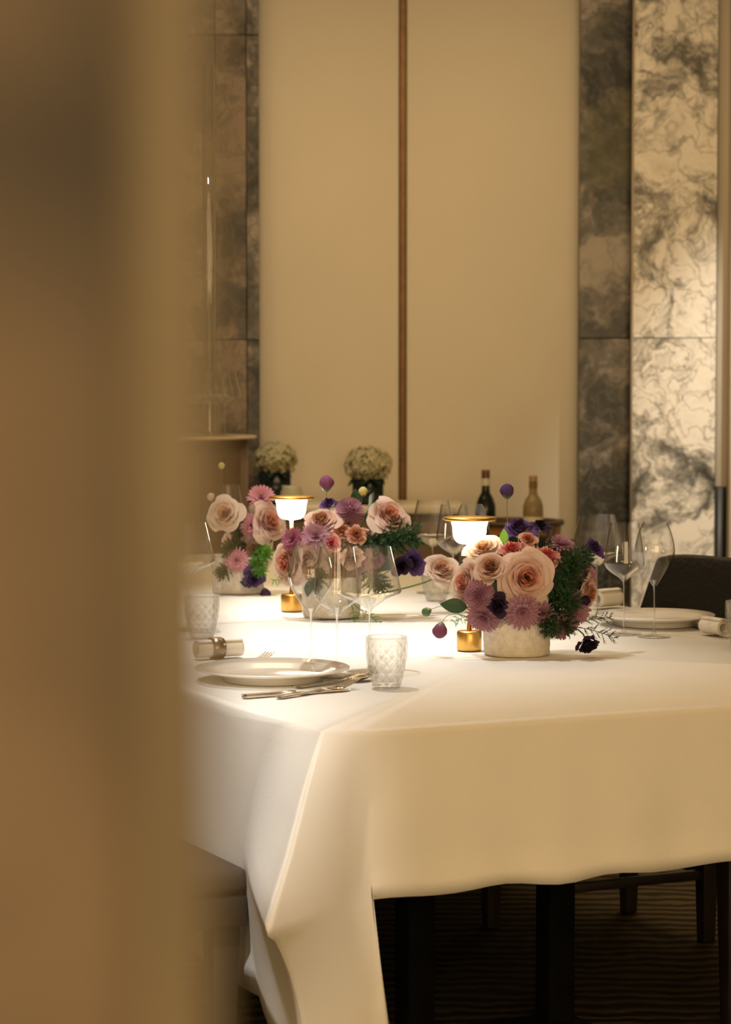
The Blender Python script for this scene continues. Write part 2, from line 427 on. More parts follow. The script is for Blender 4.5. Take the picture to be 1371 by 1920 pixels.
def cloth2():
    z = TZ + .0014; r = []
    loop = [(0, v) for v in [TL1 - .03 + (TL - TL1 + .03) * k / 20 for k in range(21)]] + [(TW * k / 16, TL) for k in range(1, 17)] + [(TW, TL - (TL - TL1 + .03) * k / 20) for k in range(1, 21)]
    vs, fs = [], []; n = len(loop); NR = 8
    for (u, v) in loop:
        out = (-U if u == 0 else (U if u == TW else V)) if v < TL else ((V - U).normalized() if u == 0 else (V + U).normalized() if u == TW else V)
        drop = HL if u == 0 else HR
        for i in range(NR + 1):
            k = i / NR; ph = (u + v) * 14
            vs.append(T(u, v, z) + out * (.014 * min(1, k * 6) + .012 * k * k * math.sin(ph)) * (1 if i else 0) + Vector((0, 0, -drop * k)))
    for j in range(n - 1):
        for i in range(NR):
            a = j * (NR + 1) + i; fs.append((a, a + NR + 1, a + NR + 2, a + 1))
    fs.append(tuple(j * (NR + 1) for j in range(n)))
    return mesh('tablecloth', vs, fs)
c2 = obj('tablecloth', cloth2(), M_CLOTH)
tag(c2, 'white tablecloth overlapping the far part of the long table', 'tablecloth')
es = c2.modifiers.new('crease', 'EDGE_SPLIT'); es.split_angle = math.radians(42)
so = c2.modifiers.new('thickness', 'SOLIDIFY'); so.thickness = .0015; so.offset = 1

# ------------------------------------------------------------------ chairs
M_LEATHER = mat('black_leather', (.006, .0055, .0055), .5, bump=(90, .25), spec=.25)
M_CHAIRWOOD = mat('dark_walnut', (.022, .015, .010), .5, noise=(18, .3, 5))
M_SEATBROWN = mat('brown_upholstery', (.05, .034, .02), .75, bump=(150, .2))
def taper_leg(x, y, z0, z1, a, b, lean=(0, 0)):
    vs = []
    for z, h, dx, dy in ((z0, a, lean[0], lean[1]), (z1, b, 0, 0)):
        vs += [(x + sx * h + dx, y + sy * h + dy, z) for sx, sy in ((-1, -1), (1, -1), (1, 1), (-1, 1))]
    return vs, [(3, 2, 1, 0), (4, 5, 6, 7)] + [(i, (i + 1) % 4, (i + 1) % 4 + 4, i + 4) for i in range(4)]
def make_chair(label, p, ang, seatmat):
    """Local frame: sitter looks along +y; origin at the middle of the seat on the floor."""
    t = thing('dining_chair', label, 'chair', p, ang, 'dining chairs along the table')
    hw, hd = .235, .225
    s = obj('seat', box(-hw, hw, -hd, hd, .455, .50), seatmat, t); bevel(s, .018, 4)
    bevel(obj('seat_frame', box(-hw + .004, hw - .004, -hd + .004, hd - .004, .40, .452), M_CHAIRWOOD, t), .004)
    for sx in (-1, 1):
        bevel(obj('leg', taper_leg(sx * (hw - .062), hd - .03, 0, .41, .016, .026), M_CHAIRWOOD, t), .003)
        bevel(obj('leg', taper_leg(sx * (hw - .062), -hd + .03, 0, .41, .016, .026, (0, 0)), M_CHAIRWOOD, t), .003)
    bevel(obj('stretcher', box(-hw + .065, hw - .065, -hd + .02, -hd + .04, .155, .18), M_CHAIRWOOD, t), .003)
    for sx in (-1, 1):
        bevel(obj('stretcher', box(sx * (hw - .062) - .01, sx * (hw - .062) + .01, -hd + .04, hd - .045, .15, .172), M_CHAIRWOOD, t), .003)
    # padded back, curved round the sitter and leaning back
    def back(i, j):
        a = (i - .5) * 2; z = .47 + (.885 - .47) * j
        edge = 1 - .035 * abs(a) ** 6 * j ** 4
        return Vector((a * (hw + .02) * (1 - .06 * (1 - j)), -hd - .005 - .40 * (z - .47) + .06 * a * a, .47 + (.885 - .47) * j * edge))
    bm = mesh('backrest', *sheet(back, 14, 10)); b = obj('backrest', bm, seatmat, t)
    so = b.modifiers.new('thick', 'SOLIDIFY'); so.thickness = .05; so.offset = 0; bevel(b, .014, 3)
    return t
def chair_at(u, v, deg, label, sm):
    p = T(u, v, 0); make_chair(label, p, TA + math.radians(deg), sm)
# deg 90: faces -u (pillar side);  deg -90: faces +u (cabinet side)
chair_at(1.345, 1.37, 90, 'black leather dining chair whose back stands in front of the pillar foot', M_LEATHER)
chair_at(1.345, 2.24, 90, 'black leather dining chair half hidden behind the wine glasses and first centrepiece', M_LEATHER)
chair_at(1.345, .345, 90, 'black dining chair of which only the legs show under the cloth', M_LEATHER)
chair_at(-.262, .448, -90, 'brown upholstered dining chair pushed against the hanging cloth corner', M_SEATBROWN)

# ------------------------------------------------------------------ wine glasses
def glass_proto(name, label, prof, stem_z, h_foot, r_foot):
    t = thing(name, label, 'wine glass')
    obj('bowl', mesh('bowl', *lathe(spline(prof, 30), 48)), M_THIN, t)
    st = spline([(.0062, stem_z + .006), (.0035, stem_z - .006), (.0020, stem_z - .025), (.0018, .05), (.0024, .015), (.006, .006)], 16)
    obj('stem', mesh('stem', *lathe(st, 14)), M_THICK, t)
    ft = [(.006, .006), (r_foot * .45, .0035), (r_foot * .93, .0022), (r_foot, .0014), (r_foot, .0006), (r_foot * .5, .0006), (.0005, .0006)]
    obj('foot', mesh('foot', *lathe(ft, 44)), M_THICK, t)
    return t
BURG = [(.0062, .120), (.012, .126), (.035, .139), (.055, .148), (.0620, .155), (.0605, .165), (.055, .188), (.048, .216), (.0415, .243)]
UNIV = [(.0055, .118), (.010, .124), (.028, .136), (.040, .147), (.0445, .157), (.0435, .170), (.040, .200), (.036, .225), (.0325, .247)]
TULI = [(.0052, .112), (.009, .119), (.022, .139), (.036, .162), (.0430, .181), (.0440, .192), (.0410, .212), (.0340, .236), (.0265, .252)]
KIND = {'burgundy': (BURG, .126, .045), 'universal': (UNIV, .124, .039), 'tulip': (TULI, .119, .0365)}
protos = {}
def wine_glass(kind, p, label, group='stemmed wine glasses', rz=0):
    nm = {'burgundy': 'red_wine_glass', 'universal': 'wine_glass', 'tulip': 'white_wine_glass'}[kind]
    if kind not in protos:
        pr, sz, rf = KIND[kind]; t = glass_proto(nm, label, pr, sz, 0, rf); t.location = p; t['group'] = group; protos[kind] = t; return t
    return copy_tree(protos[kind], p, rz, label, group)
Z2 = TZ + .0034
ZT1 = TZ + .0018
def on(px, py):
    p = Q(px, py); v = (p - C0).dot(V); p.z = Z2 if v > TL1 - .03 else ZT1; return p
wine_glass('burgundy', on(693, 1260), 'wide bowled red wine glass directly behind the patterned tumbler near the cloth corner')
wine_glass('universal', on(632, 1268), 'angular wine glass between the wide red wine glass and slim tulip glass by plate')
wine_glass('tulip', on(583, 1264), 'slim tulip wine glass rising behind the plate near the cloth corner')
wine_glass('tulip', on(1227, 1195), 'slim tulip wine glass in front of the black leather chair back')
wine_glass('universal', on(1170, 1190), 'angular wine glass standing before the edge of the two marble faces')
wine_glass('burgundy', on(1119, 1158), 'wide bowled red wine glass half behind the first centrepiece, before dark marble')
wine_glass('burgundy', on(812, 1113), 'wide bowled red wine glass between the first and second centrepieces')
wine_glass('universal', on(851, 1132), 'angular wine glass in front of the lit lamp by the first centrepiece')
wine_glass('tulip', on(884, 1138), 'slim tulip wine glass touching the glow of the lamp behind first centrepiece')
wine_glass('burgundy', on(352, 1182), 'wide bowled red wine glass beside the partition and the third centrepiece')
wine_glass('universal', on(428, 1067), 'small looking wine glass behind the pale rose of the third centrepiece')

# patterned tumblers
def tumbler_proto(label):
    t = thing('tumbler', label, 'tumbler')
    n, rows = 120, 56
    def rm(a, z, i):
        k = max(0, min(1, (z - .008) / .012)) * max(0, min(1, (.092 - z) / .008))
        return 1 + .05 * k * (math.sqrt(abs(math.sin(6 * a + z * 143) * math.sin(6 * a - z * 143))) - .5)
    prof = [(.001, .0), (.024, .0), (.0262, .002)] + [(.0265 + .0125 * (math.sin(PI / 2 * min(1, k * 1.15))), .004 + .091 * k) for k in [i / rows for i in range(rows + 1)]]
    inner = [(.0375, .0955), (.0362, .09), (.0345, .06), (.030, .03), (.0235, .0125), (.012, .0105), (.001, .0100)]
    obj('body', mesh('body', *lathe(prof + inner, n, rmod=rm)), M_THICK, t)
    return t
tb = tumbler_proto('patterned water tumbler standing alone on the cloth beside the fork tines'); tb.location = on(725, 1291)
for (x, y), lb in (((378, 1198), 'patterned water tumbler behind the rolled napkin with the silver ring'), ((818, 1128), 'patterned water tumbler in front of the pale peach rose between two centrepieces'), ((1394, 1212), 'patterned water tumbler near the black leather chair and the bare end of the cloth')):
    copy_tree(tb, on(x, y), rnd(0, 1), lb)
tb['group'] = 'patterned tumblers'
for o in C.objects:
    if o.name.startswith('tumbler'): o['group'] = 'patterned tumblers'

# ------------------------------------------------------------------ plates, cutlery, napkins
M_PORC = mat('porcelain', (.83, .80, .74), .15, coat=.4)
M_STEEL = mat('cutlery_steel', (.62, .56, .48), .22, 1.0)
M_NAP = mat('napkin_linen', (.84, .80, .73), .95, bump=(300, .15), spec=.1)
M_RING = mat('ring_metal', (.30, .25, .19), .3, 1.0, noise=(60, .4, 3))
def plate(p, R, label):
    pr = [(.001, .006), (.082, .006), (.088, .0), (.094, .0), (.092, .007), (.112, .014), (R, .0225), (R + .0006, .0240), (R - .001, .0250), (.114, .0175), (.094, .0110), (.088, .0095), (.001, .0095)]
    o = obj('dinner_plate', mesh('dinner_plate', *lathe(pr, 64)), M_PORC, None, p); tag(o, label, 'plate', 'white porcelain plates'); return o
p1 = on(511, 1276)
plate(p1, .146, 'white porcelain plate beside fork and knife near the draped cloth corner')
p2 = on(1228, 1172)
plate(p2, .138, 'white porcelain plate behind the slim tulip glass by the black chair')
plate(T(.20, 1.63, Z2), .146, 'white porcelain plate beside the partition, next to the ringed napkin')
def strip_mesh(pts, thick):
    """pts: (x, halfwidth, z) along the length, a flat bar with thickness."""
    vs, fs = [], []
    for x, h, z in pts:
        vs += [(x, -h, z), (x, h, z), (x, h * .8, z + thick), (x, -h * .8, z + thick)]
    for i in range(len(pts) - 1):
        a = i * 4
        for k in range(4): fs.append((a + k, a + (k + 1) % 4, a + 4 + (k + 1) % 4, a + 4 + k))
    fs.append((0, 1, 2, 3)); e = (len(pts) - 1) * 4; fs.append((e + 3, e + 2, e + 1, e))
    return vs, fs
HANDLE = [(0, .005, .001), (.008, .0085, .001), (.05, .0065, .002), (.10, .0038, .004), (.125, .0034, .006)]
def fork(p, rz, label):
    t = thing('fork', label, 'fork', p, rz, 'silver cutlery')
    obj('handle', mesh('handle', *strip_mesh(HANDLE, .0028)), M_STEEL, t)
    obj('head', mesh('head', *strip_mesh([(.125, .0034, .006), (.137, .008, .004), (.150, .0125, .0025), (.162, .0128, .004)], .002)), M_STEEL, t)
    for k in range(4):
        y = (k - 1.5) * .0068
        vs, fs = strip_mesh([(.160, .0022, .004), (.178, .0020, .008), (.196, .0016, .0135), (.206, .0008, .0175)], .0018)
        obj('tine', mesh('tine', [(x, yy + y, z) for x, yy, z in vs], fs), M_STEEL, t)
    return t
def knife(p, rz, label):
    t = thing('table_knife', label, 'knife', p, rz, 'silver cutlery')
    obj('handle', mesh('handle', *strip_mesh([(0, .006, .001), (.006, .009, .0005), (.06, .0075, .001), (.105, .006, .0015)], .006)), M_STEEL, t)
    obj('blade', mesh('blade', *strip_mesh([(.105, .006, .002), (.112, .009, .002), (.17, .0105, .0015), (.205, .009, .001), (.218, .002, .001)], .0016)), M_STEEL, t)
    return t
def spoon(p, rz, label):
    t = thing('spoon', label, 'spoon', p, rz, 'silver cutlery')
    obj('handle', mesh('handle', *strip_mesh(HANDLE, .0028)), M_STEEL, t)
    def bowl(i, j):
        x = i; h = .0205 * math.sin(PI * min(1, .06 + .94 * x)) ** .6; s = (j - .5) * 2
        return Vector((.124 + .066 * x, s * h, .006 - .0055 * math.sin(PI * x) * (1 - s * s) + .003 * s * s + .002 * x))
    b = obj('bowl', mesh('bowl', *sheet(bowl, 10, 8)), M_STEEL, t)
    so = b.modifiers.new('t', 'SOLIDIFY'); so.thickness = .001
    return t
def lay(fn, a, b, label, L_=.206):
    pa, pb = on(*a), on(*b); d = pb - pa
    return fn(pa, math.atan2(d.y, d.x), label)
lay(knife, (455, 1311), (660, 1296), 'silver table knife beside the plate near the draped corner')
lay(fork, (520, 1312), (676, 1290), 'silver fork with tines up next to the patterned tumbler')
lay(spoon, (555, 1292), (674, 1278), 'silver spoon between front plate and wide red wine glass')
lay(fork, (400, 1262), (497, 1243), 'silver fork lying between the front plate and ringed napkin')
lay(knife, (1352, 1192), (1296, 1172), 'silver table knife lying behind the slim tulip glass by napkin roll')
lay(fork, (1330, 1163), (1230, 1159), 'silver fork lying across the plate rim by the black chair')
def napkin_roll(a, b, r, label, ring):
    pa, pb = on(*a), on(*b); d = pb - pa; L_ = d.length
    t = thing('napkin', label, 'napkin', pa + Vector((0, 0, 0)), math.atan2(d.y, d.x), 'rolled linen napkins')
    def roll(i, j):
        a_ = j * 2 * PI * 2.6 - PI / 2; rr = r * (.45 + .55 * j) * (1 + .015 * math.sin(7 * a_ + 9 * i))
        return Vector((i * L_, rr * math.cos(a_), r + rr * .92 * math.sin(a_) + .0005))
    o = obj('linen', mesh('linen', *sheet(roll, 10, 70)), M_NAP, t)
    so = o.modifiers.new('t', 'SOLIDIFY'); so.thickness = .002; so.offset = -1
    if ring:
        pr = lathe([(r + .0015, -.0135), (r + .0035, -.0125), (r + .004, 0), (r + .0035, .0125), (r + .0015, .0135)], 40)
        g = obj('napkin_ring', mesh('napkin_ring', [(z + L_ * ring, x, y * .95 + r + .002) for x, y, z in pr[0]], pr[1]), M_RING, t)
    return t
napkin_roll((368, 1238), (452, 1233), .019, 'rolled white napkin held by a silver ring beside the partition', .45)
napkin_roll((1322, 1190), (1358, 1196), .020, 'rolled white napkin beside the plate and the black leather chair', 0)
napkin_roll((1118, 1143), (1158, 1139), .024, 'plump rolled white napkin behind the first centrepiece and wine glasses', 0)

# ------------------------------------------------------------------ lamps
M_GOLD = mat('brushed_gold', (.75, .44, .12), .32, 1.0, noise=(40, .12, 3))
M_GLOW = mat('lamp_diffuser', (1, .95, .85), .5, emit=((1, .86, .62), 22))
def lamp(p, label):
    t = thing('table_lamp', label, 'lamp', p, 0, 'cordless table lamps')
    obj('base', mesh('base', *lathe([(.001, .0), (.0245, .0), (.0262, .003), (.0262, .037), (.0245, .041), (.001, .0415)], 40)), M_GOLD, t)
    obj('stem', mesh('stem', *lathe([(.005, .0405), (.0045, .12), (.0045, .224)], 16, True, True)), M_GOLD, t)
    obj('diffuser', mesh('diffuser', *lathe(spline([(.005, .222), (.024, .226), (.033, .238), (.0355, .258), (.0355, .272), (.001, .273)], 24), 36)), M_GLOW, t)
    obj('shade', mesh('shade', *lathe([(.001, .273), (.050, .272), (.0555, .2735), (.056, .276), (.0545, .279), (.001, .281)], 48)), M_GOLD, t)
    return t
pl1 = on(880, 1221)
lamp(pl1, 'lit gold table lamp standing just behind the first centrepiece')
lamp(on(547, 1148), 'lit gold table lamp standing between second and third centrepieces')

# ------------------------------------------------------------------ flowers
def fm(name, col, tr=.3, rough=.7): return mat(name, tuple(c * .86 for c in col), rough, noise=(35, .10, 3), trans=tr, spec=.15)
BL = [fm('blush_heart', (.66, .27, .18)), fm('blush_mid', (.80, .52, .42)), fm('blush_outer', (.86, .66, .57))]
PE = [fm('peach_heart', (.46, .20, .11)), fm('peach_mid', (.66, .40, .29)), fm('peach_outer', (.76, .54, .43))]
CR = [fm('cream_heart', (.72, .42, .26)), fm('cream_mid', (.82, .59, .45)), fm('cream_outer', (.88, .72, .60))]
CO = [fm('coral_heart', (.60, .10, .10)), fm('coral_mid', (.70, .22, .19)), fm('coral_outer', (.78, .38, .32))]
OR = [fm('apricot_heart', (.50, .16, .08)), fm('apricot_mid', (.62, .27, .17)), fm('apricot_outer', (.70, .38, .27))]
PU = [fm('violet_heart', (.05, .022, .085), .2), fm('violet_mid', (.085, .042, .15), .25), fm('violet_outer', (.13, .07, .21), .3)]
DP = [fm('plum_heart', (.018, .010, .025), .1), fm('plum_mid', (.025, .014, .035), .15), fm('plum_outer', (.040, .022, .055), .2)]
M_MAUVE = fm('mauve_petal', (.47, .24, .30)); M_MAUVED = fm('mauve_dark', (.30, .10, .19)); M_PINK = fm('pink_petal', (.74, .36, .42)); M_MAG = fm('magenta_petal', (.40, .13, .19))
M_GREEN = mat('leaf_green', (.022, .065, .02), .45, noise=(25, .25, 3), trans=.2); M_FERN = mat('fern_green', (.030, .075, .02), .6, noise=(40, .3, 2), trans=.3)
M_LIME = mat('lime_green', (.16, .36, .05), .5, trans=.35, noise=(30, .25, 3)); M_STEM = mat('stem_green', (.07, .14, .04), .5)
M_HYDP = fm('pale_mauve', (.70, .58, .52)); M_YEL = fm('pale_yellow', (.75, .66, .25))

def petal(k, az, n=6, ruffle=.03, A=1.1, rt=1.0, zt=.85, drop=.5, cup=.25, curl=.14, pointy=.1):
    """One petal of a flower of radius 1 opening along +z; k 0 heart .. 1 outermost."""
    rb = .02 + .12 * k; r1 = .07 + (rt - .07) * k ** 1.15; z1 = zt - drop * k ** 1.6
    rc = rb + (r1 - rb) * (.72 + .45 * (1 - k)); zc = z1 * (.30 + .18 * (1 - k)) + cup * .12
    Amax = A * (1.75 - .95 * k); ph = rnd(0, 6)
    def fn(i, j):
        t = i; s = (j - .5) * 2
        wdt = min(1, .35 + 1.1 * t) * (1 - .32 * max(0, (t - .7) / .3) ** 2)
        tt = t * (1 - (pointy + .05) * abs(s) ** 2.6)
        r = (1 - tt) ** 2 * rb + 2 * tt * (1 - tt) * rc + tt * tt * r1
        z = 2 * tt * (1 - tt) * zc + tt * tt * z1
        c = max(0, (tt - .74) / .26) ** 1.5
        lip = curl * (.25 + k) * (1 + .5 * math.sin(ph + s * 2.1))
        r += lip * c; z -= lip * 1.1 * c
        z += ruffle * tt * tt * math.sin(ph + s * 5.3) + ruffle * .5 * tt * math.sin(ph * 2 + s * 11)
        r += ruffle * .6 * tt * math.cos(ph + s * 4.1)
        a = az + s * Amax * wdt
        r *= 1 + .09 * s                              # one edge tucks under its neighbour
        return Vector((r * math.cos(a), r * math.sin(a), z))
    return sheet(fn, n, n)
def orient(o, p, d, R, back=.4, spin=None):
    d = Vector(d).normalized(); q = d.to_track_quat('Z', 'Y'); spin = rnd(0, 6.28) if spin is None else spin
    o.rotation_mode = 'QUATERNION'; o.rotation_quaternion = q @ Quaternion((0, 0, 1), spin); o.location = Vector(p) - d * (R * back); o.scale = (R, R, R)
proto = {}
def petalled(key, mats, n, grid, **kw):
    """Builds the petal meshes of a flower once; every flower of the kind gets its own petal objects sharing them."""
    if key in proto: return proto[key]
    ms = []
    for i in range(n):
        k = (i + .35) / n; vs, fs = petal(k, i * 2.39996 + rnd(-.15, .15), grid, **kw)
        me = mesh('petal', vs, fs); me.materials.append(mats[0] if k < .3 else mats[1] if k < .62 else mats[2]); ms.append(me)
    proto[key] = ms; return ms
def sepals(key='sepal'):
    if key in proto: return proto[key]
    vs, fs = lathe(spline([(.02, -.16), (.12, -.10), (.20, .0), (.26, .10)], 8), 10)
    me = mesh('calyx', vs, fs); me.materials.append(M_STEM); proto[key] = me; return me
def stem_to(root, p, d, R, foot, r=.0022, m=None):
    """A stem from behind the bloom down into the vase, in the bloom's own frame."""
    base = Vector(p) - Vector(d).normalized() * (R * .5)
    mid = base - Vector(d).normalized() * (.35 * (base - foot).length); mid.z = max(mid.z, foot.z + .02)
    pts = bez(base, mid, foot, 8)
    bpy.context.view_layer.update()
    mw = Matrix.LocRotScale(root.location, root.rotation_quaternion, root.scale).inverted()
    vs, fs = tube([mw @ q for q in pts], r / R, r / R, 6)
    obj('stem', mesh('stem', vs, fs), m or M_STEM, root)
def dirv(yaw, pitch):
    y, p = math.radians(yaw), math.radians(pitch)
    return Vector((math.sin(y) * math.cos(p), -math.cos(y) * math.cos(p), math.sin(p)))
GRP = ''
class Bq: pass
BQ = Bq()
def new_flower(name, label, cat):
    o = bpy.data.objects.new(name, None); C.objects.link(o); o.empty_display_size = .1
    tag(o, label + ' in ' + BQ.where, cat, BQ.group); return o
def bloom_pos(px, py, dy): return P(px, py, BQ.D + dy)
def rpx(r, dy): return 1.1 * r * (BQ.D + dy) / F_PX
def rose(px, py, r, dy, yaw, pitch, mats, label, open_=1.0, n=27, grid=6, spin=None):
    p = bloom_pos(px, py, dy); R = rpx(r, dy); d = dirv(yaw, pitch); o = new_flower('rose', label, 'rose'); orient(o, p, d, R, .35, spin)
    key = 'rose' + mats[0].name + str(n) + str(grid)
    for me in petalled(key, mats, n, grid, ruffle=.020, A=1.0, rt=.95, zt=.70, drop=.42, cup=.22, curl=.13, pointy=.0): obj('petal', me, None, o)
    obj('calyx', sepals(), None, o); stem_to(o, p, d, R, BQ.foot()); return o
def lisi(px, py, r, dy, yaw, pitch, mats, label, n=14):
    p = bloom_pos(px, py, dy); R = rpx(r, dy); d = dirv(yaw, pitch); o = new_flower('lisianthus', label, 'lisianthus'); orient(o, p, d, R, .45)
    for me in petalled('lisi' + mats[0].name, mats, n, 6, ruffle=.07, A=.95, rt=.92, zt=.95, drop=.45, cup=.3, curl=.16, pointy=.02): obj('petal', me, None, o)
    obj('calyx', sepals(), None, o); stem_to(o, p, d, R, BQ.foot(), .0016); return o
def carn(px, py, r, dy, yaw, pitch, mats, label):
    p = bloom_pos(px, py, dy); R = rpx(r, dy); d = dirv(yaw, pitch); o = new_flower('carnation', label, 'carnation'); orient(o, p, d, R, .4)
    key = 'carn' + mats[0].name
    if key not in proto:
        for layer, (k0, mt) in enumerate(((.25, mats[0]), (.6, mats[1]), (1.0, mats[2]))):
            ms = merge(*[petal(k0 * rnd(.85, 1), i * 2 * PI / 8 + layer * .4 + rnd(-.2, .2), 7, ruffle=.10, A=.62, rt=.95, zt=.85, drop=.5, cup=.25, curl=.1, pointy=.02) for i in range(9)])
            me = mesh('petal_ring', *ms); me.materials.append(mt); proto.setdefault(key, []).append(me)
    for me in proto[key]: obj('petal_ring', me, None, o)
    obj('calyx', sepals(), None, o); stem_to(o, p, d, R, BQ.foot(), .0016); return o
def quill(base, dirn, up, L_, wd, bendk):
    """A strap petal: base point, direction, bending towards up."""
    side = dirn.cross(up).normalized(); vs, fs = [], []
    for i in range(4):
        t = i / 3; c = base + dirn * (L_ * t) + up * (bendk * L_ * t * t); h = wd * (.45, .9, 1, .3)[i]
        vs += [c - side * h + up * (.15 * wd), c + side * h + up * (.15 * wd)]
    for i in range(3): fs.append((2 * i, 2 * i + 1, 2 * i + 3, 2 * i + 2))
    return vs, fs
def pom(px, py, r, dy, yaw, pitch, m, label):
    p = bloom_pos(px, py, dy); R = rpx(r, dy); d = dirv(yaw, pitch); o = new_flower('button_chrysanthemum', label, 'chrysanthemum'); orient(o, p, d, R, .15)
    key = 'pom' + m.name
    if key not in proto:
        parts = []; N_ = 230
        for i in range(N_):
            z = 1 - 1.62 * (i + .5) / N_; a = i * 2.39996; rr = math.sqrt(max(0, 1 - z * z))
            nrm = Vector((rr * math.cos(a), rr * math.sin(a), z)); up = (Vector((0, 0, 1)) - nrm * nrm.z); up = up.normalized() if up.length > .01 else Vector((1, 0, 0))
            dr = (nrm - up * .35).normalized()
            parts.append(quill(nrm * .55, dr, up, .46, .085, .30))
        me = mesh('petal_ball', *merge(*parts)); me.materials.append(m); proto[key] = me
        vs, fs = lathe([(.02, .62), (.3, .55), (.55, .3), (.62, 0), (.5, -.38), (.1, -.5)], 16, True, True); m2 = mesh('flower_centre', vs, fs); m2.materials.append(M_MAUVED); proto[key + 'c'] = m2
    obj('petal_ball', proto[key], None, o); obj('flower_centre', proto[key + 'c'], None, o)
    stem_to(o, p, d, R, BQ.foot(), .0018); return o
def mum(px, py, r, dy, yaw, pitch, m, label, mc=None):
    p = bloom_pos(px, py, dy); R = rpx(r, dy); d = dirv(yaw, pitch); o = new_flower('daisy_chrysanthemum', label, 'chrysanthemum'); orient(o, p, d, R, .15)
    key = 'mum' + m.name
    if key not in proto:
        rings = []
        for ri, (cnt, L_, tilt, wd) in enumerate(((22, 1.0, 6, .115), (20, .9, 18, .11), (18, .75, 34, .095), (14, .52, 52, .075))):
            ps = []
            for i in range(cnt):
                a = 2 * PI * (i + .5 * (ri % 2)) / cnt + rnd(-.06, .06); tl = math.radians(tilt + rnd(-5, 5)); out = Vector((math.cos(a), math.sin(a), 0)); up0 = Vector((0, 0, 1))
                dr = out * math.cos(tl) + up0 * math.sin(tl); up = up0 * math.cos(tl) - out * math.sin(tl)
                ps.append(quill(dr * .06, dr, up, L_ * rnd(.93, 1.04), wd, .10 if ri > 1 else -.06))
            me = mesh('petal_ring', *merge(*ps)); me.materials.append(m); rings.append(me)
        proto[key] = rings
        vs, fs = lathe([(.16, .0), (.15, .14), (.09, .22), (.01, .23)], 14); m2 = mesh('flower_centre', vs, fs); m2.materials.append(mc or M_MAUVED); proto[key + 'c'] = m2
    for me in proto[key]: obj('petal_ring', me, None, o)
    obj('flower_centre', proto[key + 'c'], None, o); stem_to(o, p, d, R, BQ.foot(), .0018); return o
def bud(px, py, r, dy, yaw, pitch, m, label, foot=None, long_=1.25):
    p = bloom_pos(px, py, dy); R = rpx(r, dy); d = dirv(yaw, pitch); o = new_flower('flower_bud', label, 'flower bud'); orient(o, p, d, R, .0)
    key = 'bud' + m.name
    if key not in proto:
        vs, fs = lathe(spline([(.05, -1), (.55, -.75), (.95, -.1), (.85, .5), (.45, .95), (.03, 1.1)], 14), 20, rmod=lambda a, z, i: 1 + .10 * math.sin(5 * a + 2.2 * z))
        me = mesh('bud', vs, fs); me.materials.append(m); proto[key] = me
        vs, fs = lathe([(.05, -1.25), (.45, -.95), (.72, -.55), (.80, -.25)], 10, rmod=lambda a, z, i: 1 + (.25 * math.sin(5 * a) if i == 3 else 0)); m2 = mesh('calyx', vs, fs); m2.materials.append(M_STEM); proto['budcal'] = m2
    obj('petal_cone', proto[key], None, o); obj('calyx', proto['budcal'], None, o)
    stem_to(o, p, d, R * 2, Vector(foot) if foot is not None else BQ.foot(), .0011); return o
def leaf(px, py, L_px, dy, yaw, pitch, m, label, wd=.42, roll=0):
    """A single leaf whose middle sits at the pixel, pointing along the direction, with its stalk into the vase."""
    p = bloom_pos(px, py, dy); R = rpx(L_px, dy); d = dirv(yaw, pitch); o = new_flower('leaf_sprig', label, 'leaf')
    orient(o, p, d, R, .5, roll)
    key = 'leaf' + m.name + str(wd)
    if key not in proto:
        def fn(i, j):
            s = (j - .5) * 2; h = wd * math.sin(PI * i ** .85) ** .9 * .6
            return Vector((s * h, .18 * abs(s) * h + .18 * i * i - .02 * math.sin(9 * i) * abs(s), i))
        me = mesh('blade', *sheet(fn, 9, 6)); me.materials.append(m); proto[key] = me
    obj('blade', proto[key], None, o); stem_to(o, p, d, R, BQ.foot(), .0013); return o
def frond_mesh(key, m, nb, span, needles, nl):
    if key in proto: return proto[key]
    parts = []; stem = [Vector((0, 0, 0)), Vector((.02, .0, .35)), Vector((.06, .02, .7)), Vector((.14, .02, 1.0))]
    sp = [Vector(q) for q in spline([tuple(s) for s in stem], 12)]
    parts.append(tube(sp, .010, .004, 5))
    for b in range(nb):
        t = .12 + .86 * b / nb; i = min(11, int(t * 12)); base = sp[i].lerp(sp[i + 1], t * 12 - i)
        a = b * 2.39996; ln = span * (1 - .65 * abs(t - .45)) * rnd(.7, 1.1)
        dr = Vector((math.cos(a), math.sin(a) * .7, rnd(.35, .8))).normalized()
        end = base + dr * ln; parts.append(tube([base, base.lerp(end, .5) + Vector((0, 0, .02)), end], .005, .002, 3))
        for q in range(needles):
            tt = (q + .5) / needles; c = base.lerp(end, tt); nd = (Vector((rnd(-1, 1), rnd(-1, 1), rnd(-.4, 1))) + dr * .9).normalized() * nl * rnd(.7, 1.2)
            sd = nd.cross(Vector((rnd(-1, 1), rnd(-1, 1), rnd(-1, 1)))).normalized() * .011
            parts.append(([c - sd, c + sd, c + nd + sd * .3, c + nd - sd * .3], [(0, 1, 2, 3)]))
    me = mesh('frond', *merge(*parts)); me.materials.append(m); proto[key] = me; return me
def fern(px, py, L_px, dy, yaw, pitch, label, m=None, dense=True):
    m = m or M_FERN
    p = bloom_pos(px, py, dy); R = rpx(L_px, dy); d = dirv(yaw, pitch); o = new_flower('fern_sprig', label, 'fern')
    orient(o, p, d, R, .55)
    f = obj('frond', frond_mesh('frond' + m.name + str(dense), m, 64 if dense else 15, .44 if dense else .30, 34 if dense else 13, .10 if dense else .085), None, o); f['kind'] = 'stuff'
    stem_to(o, p, d, R, BQ.foot(), .0013); return o

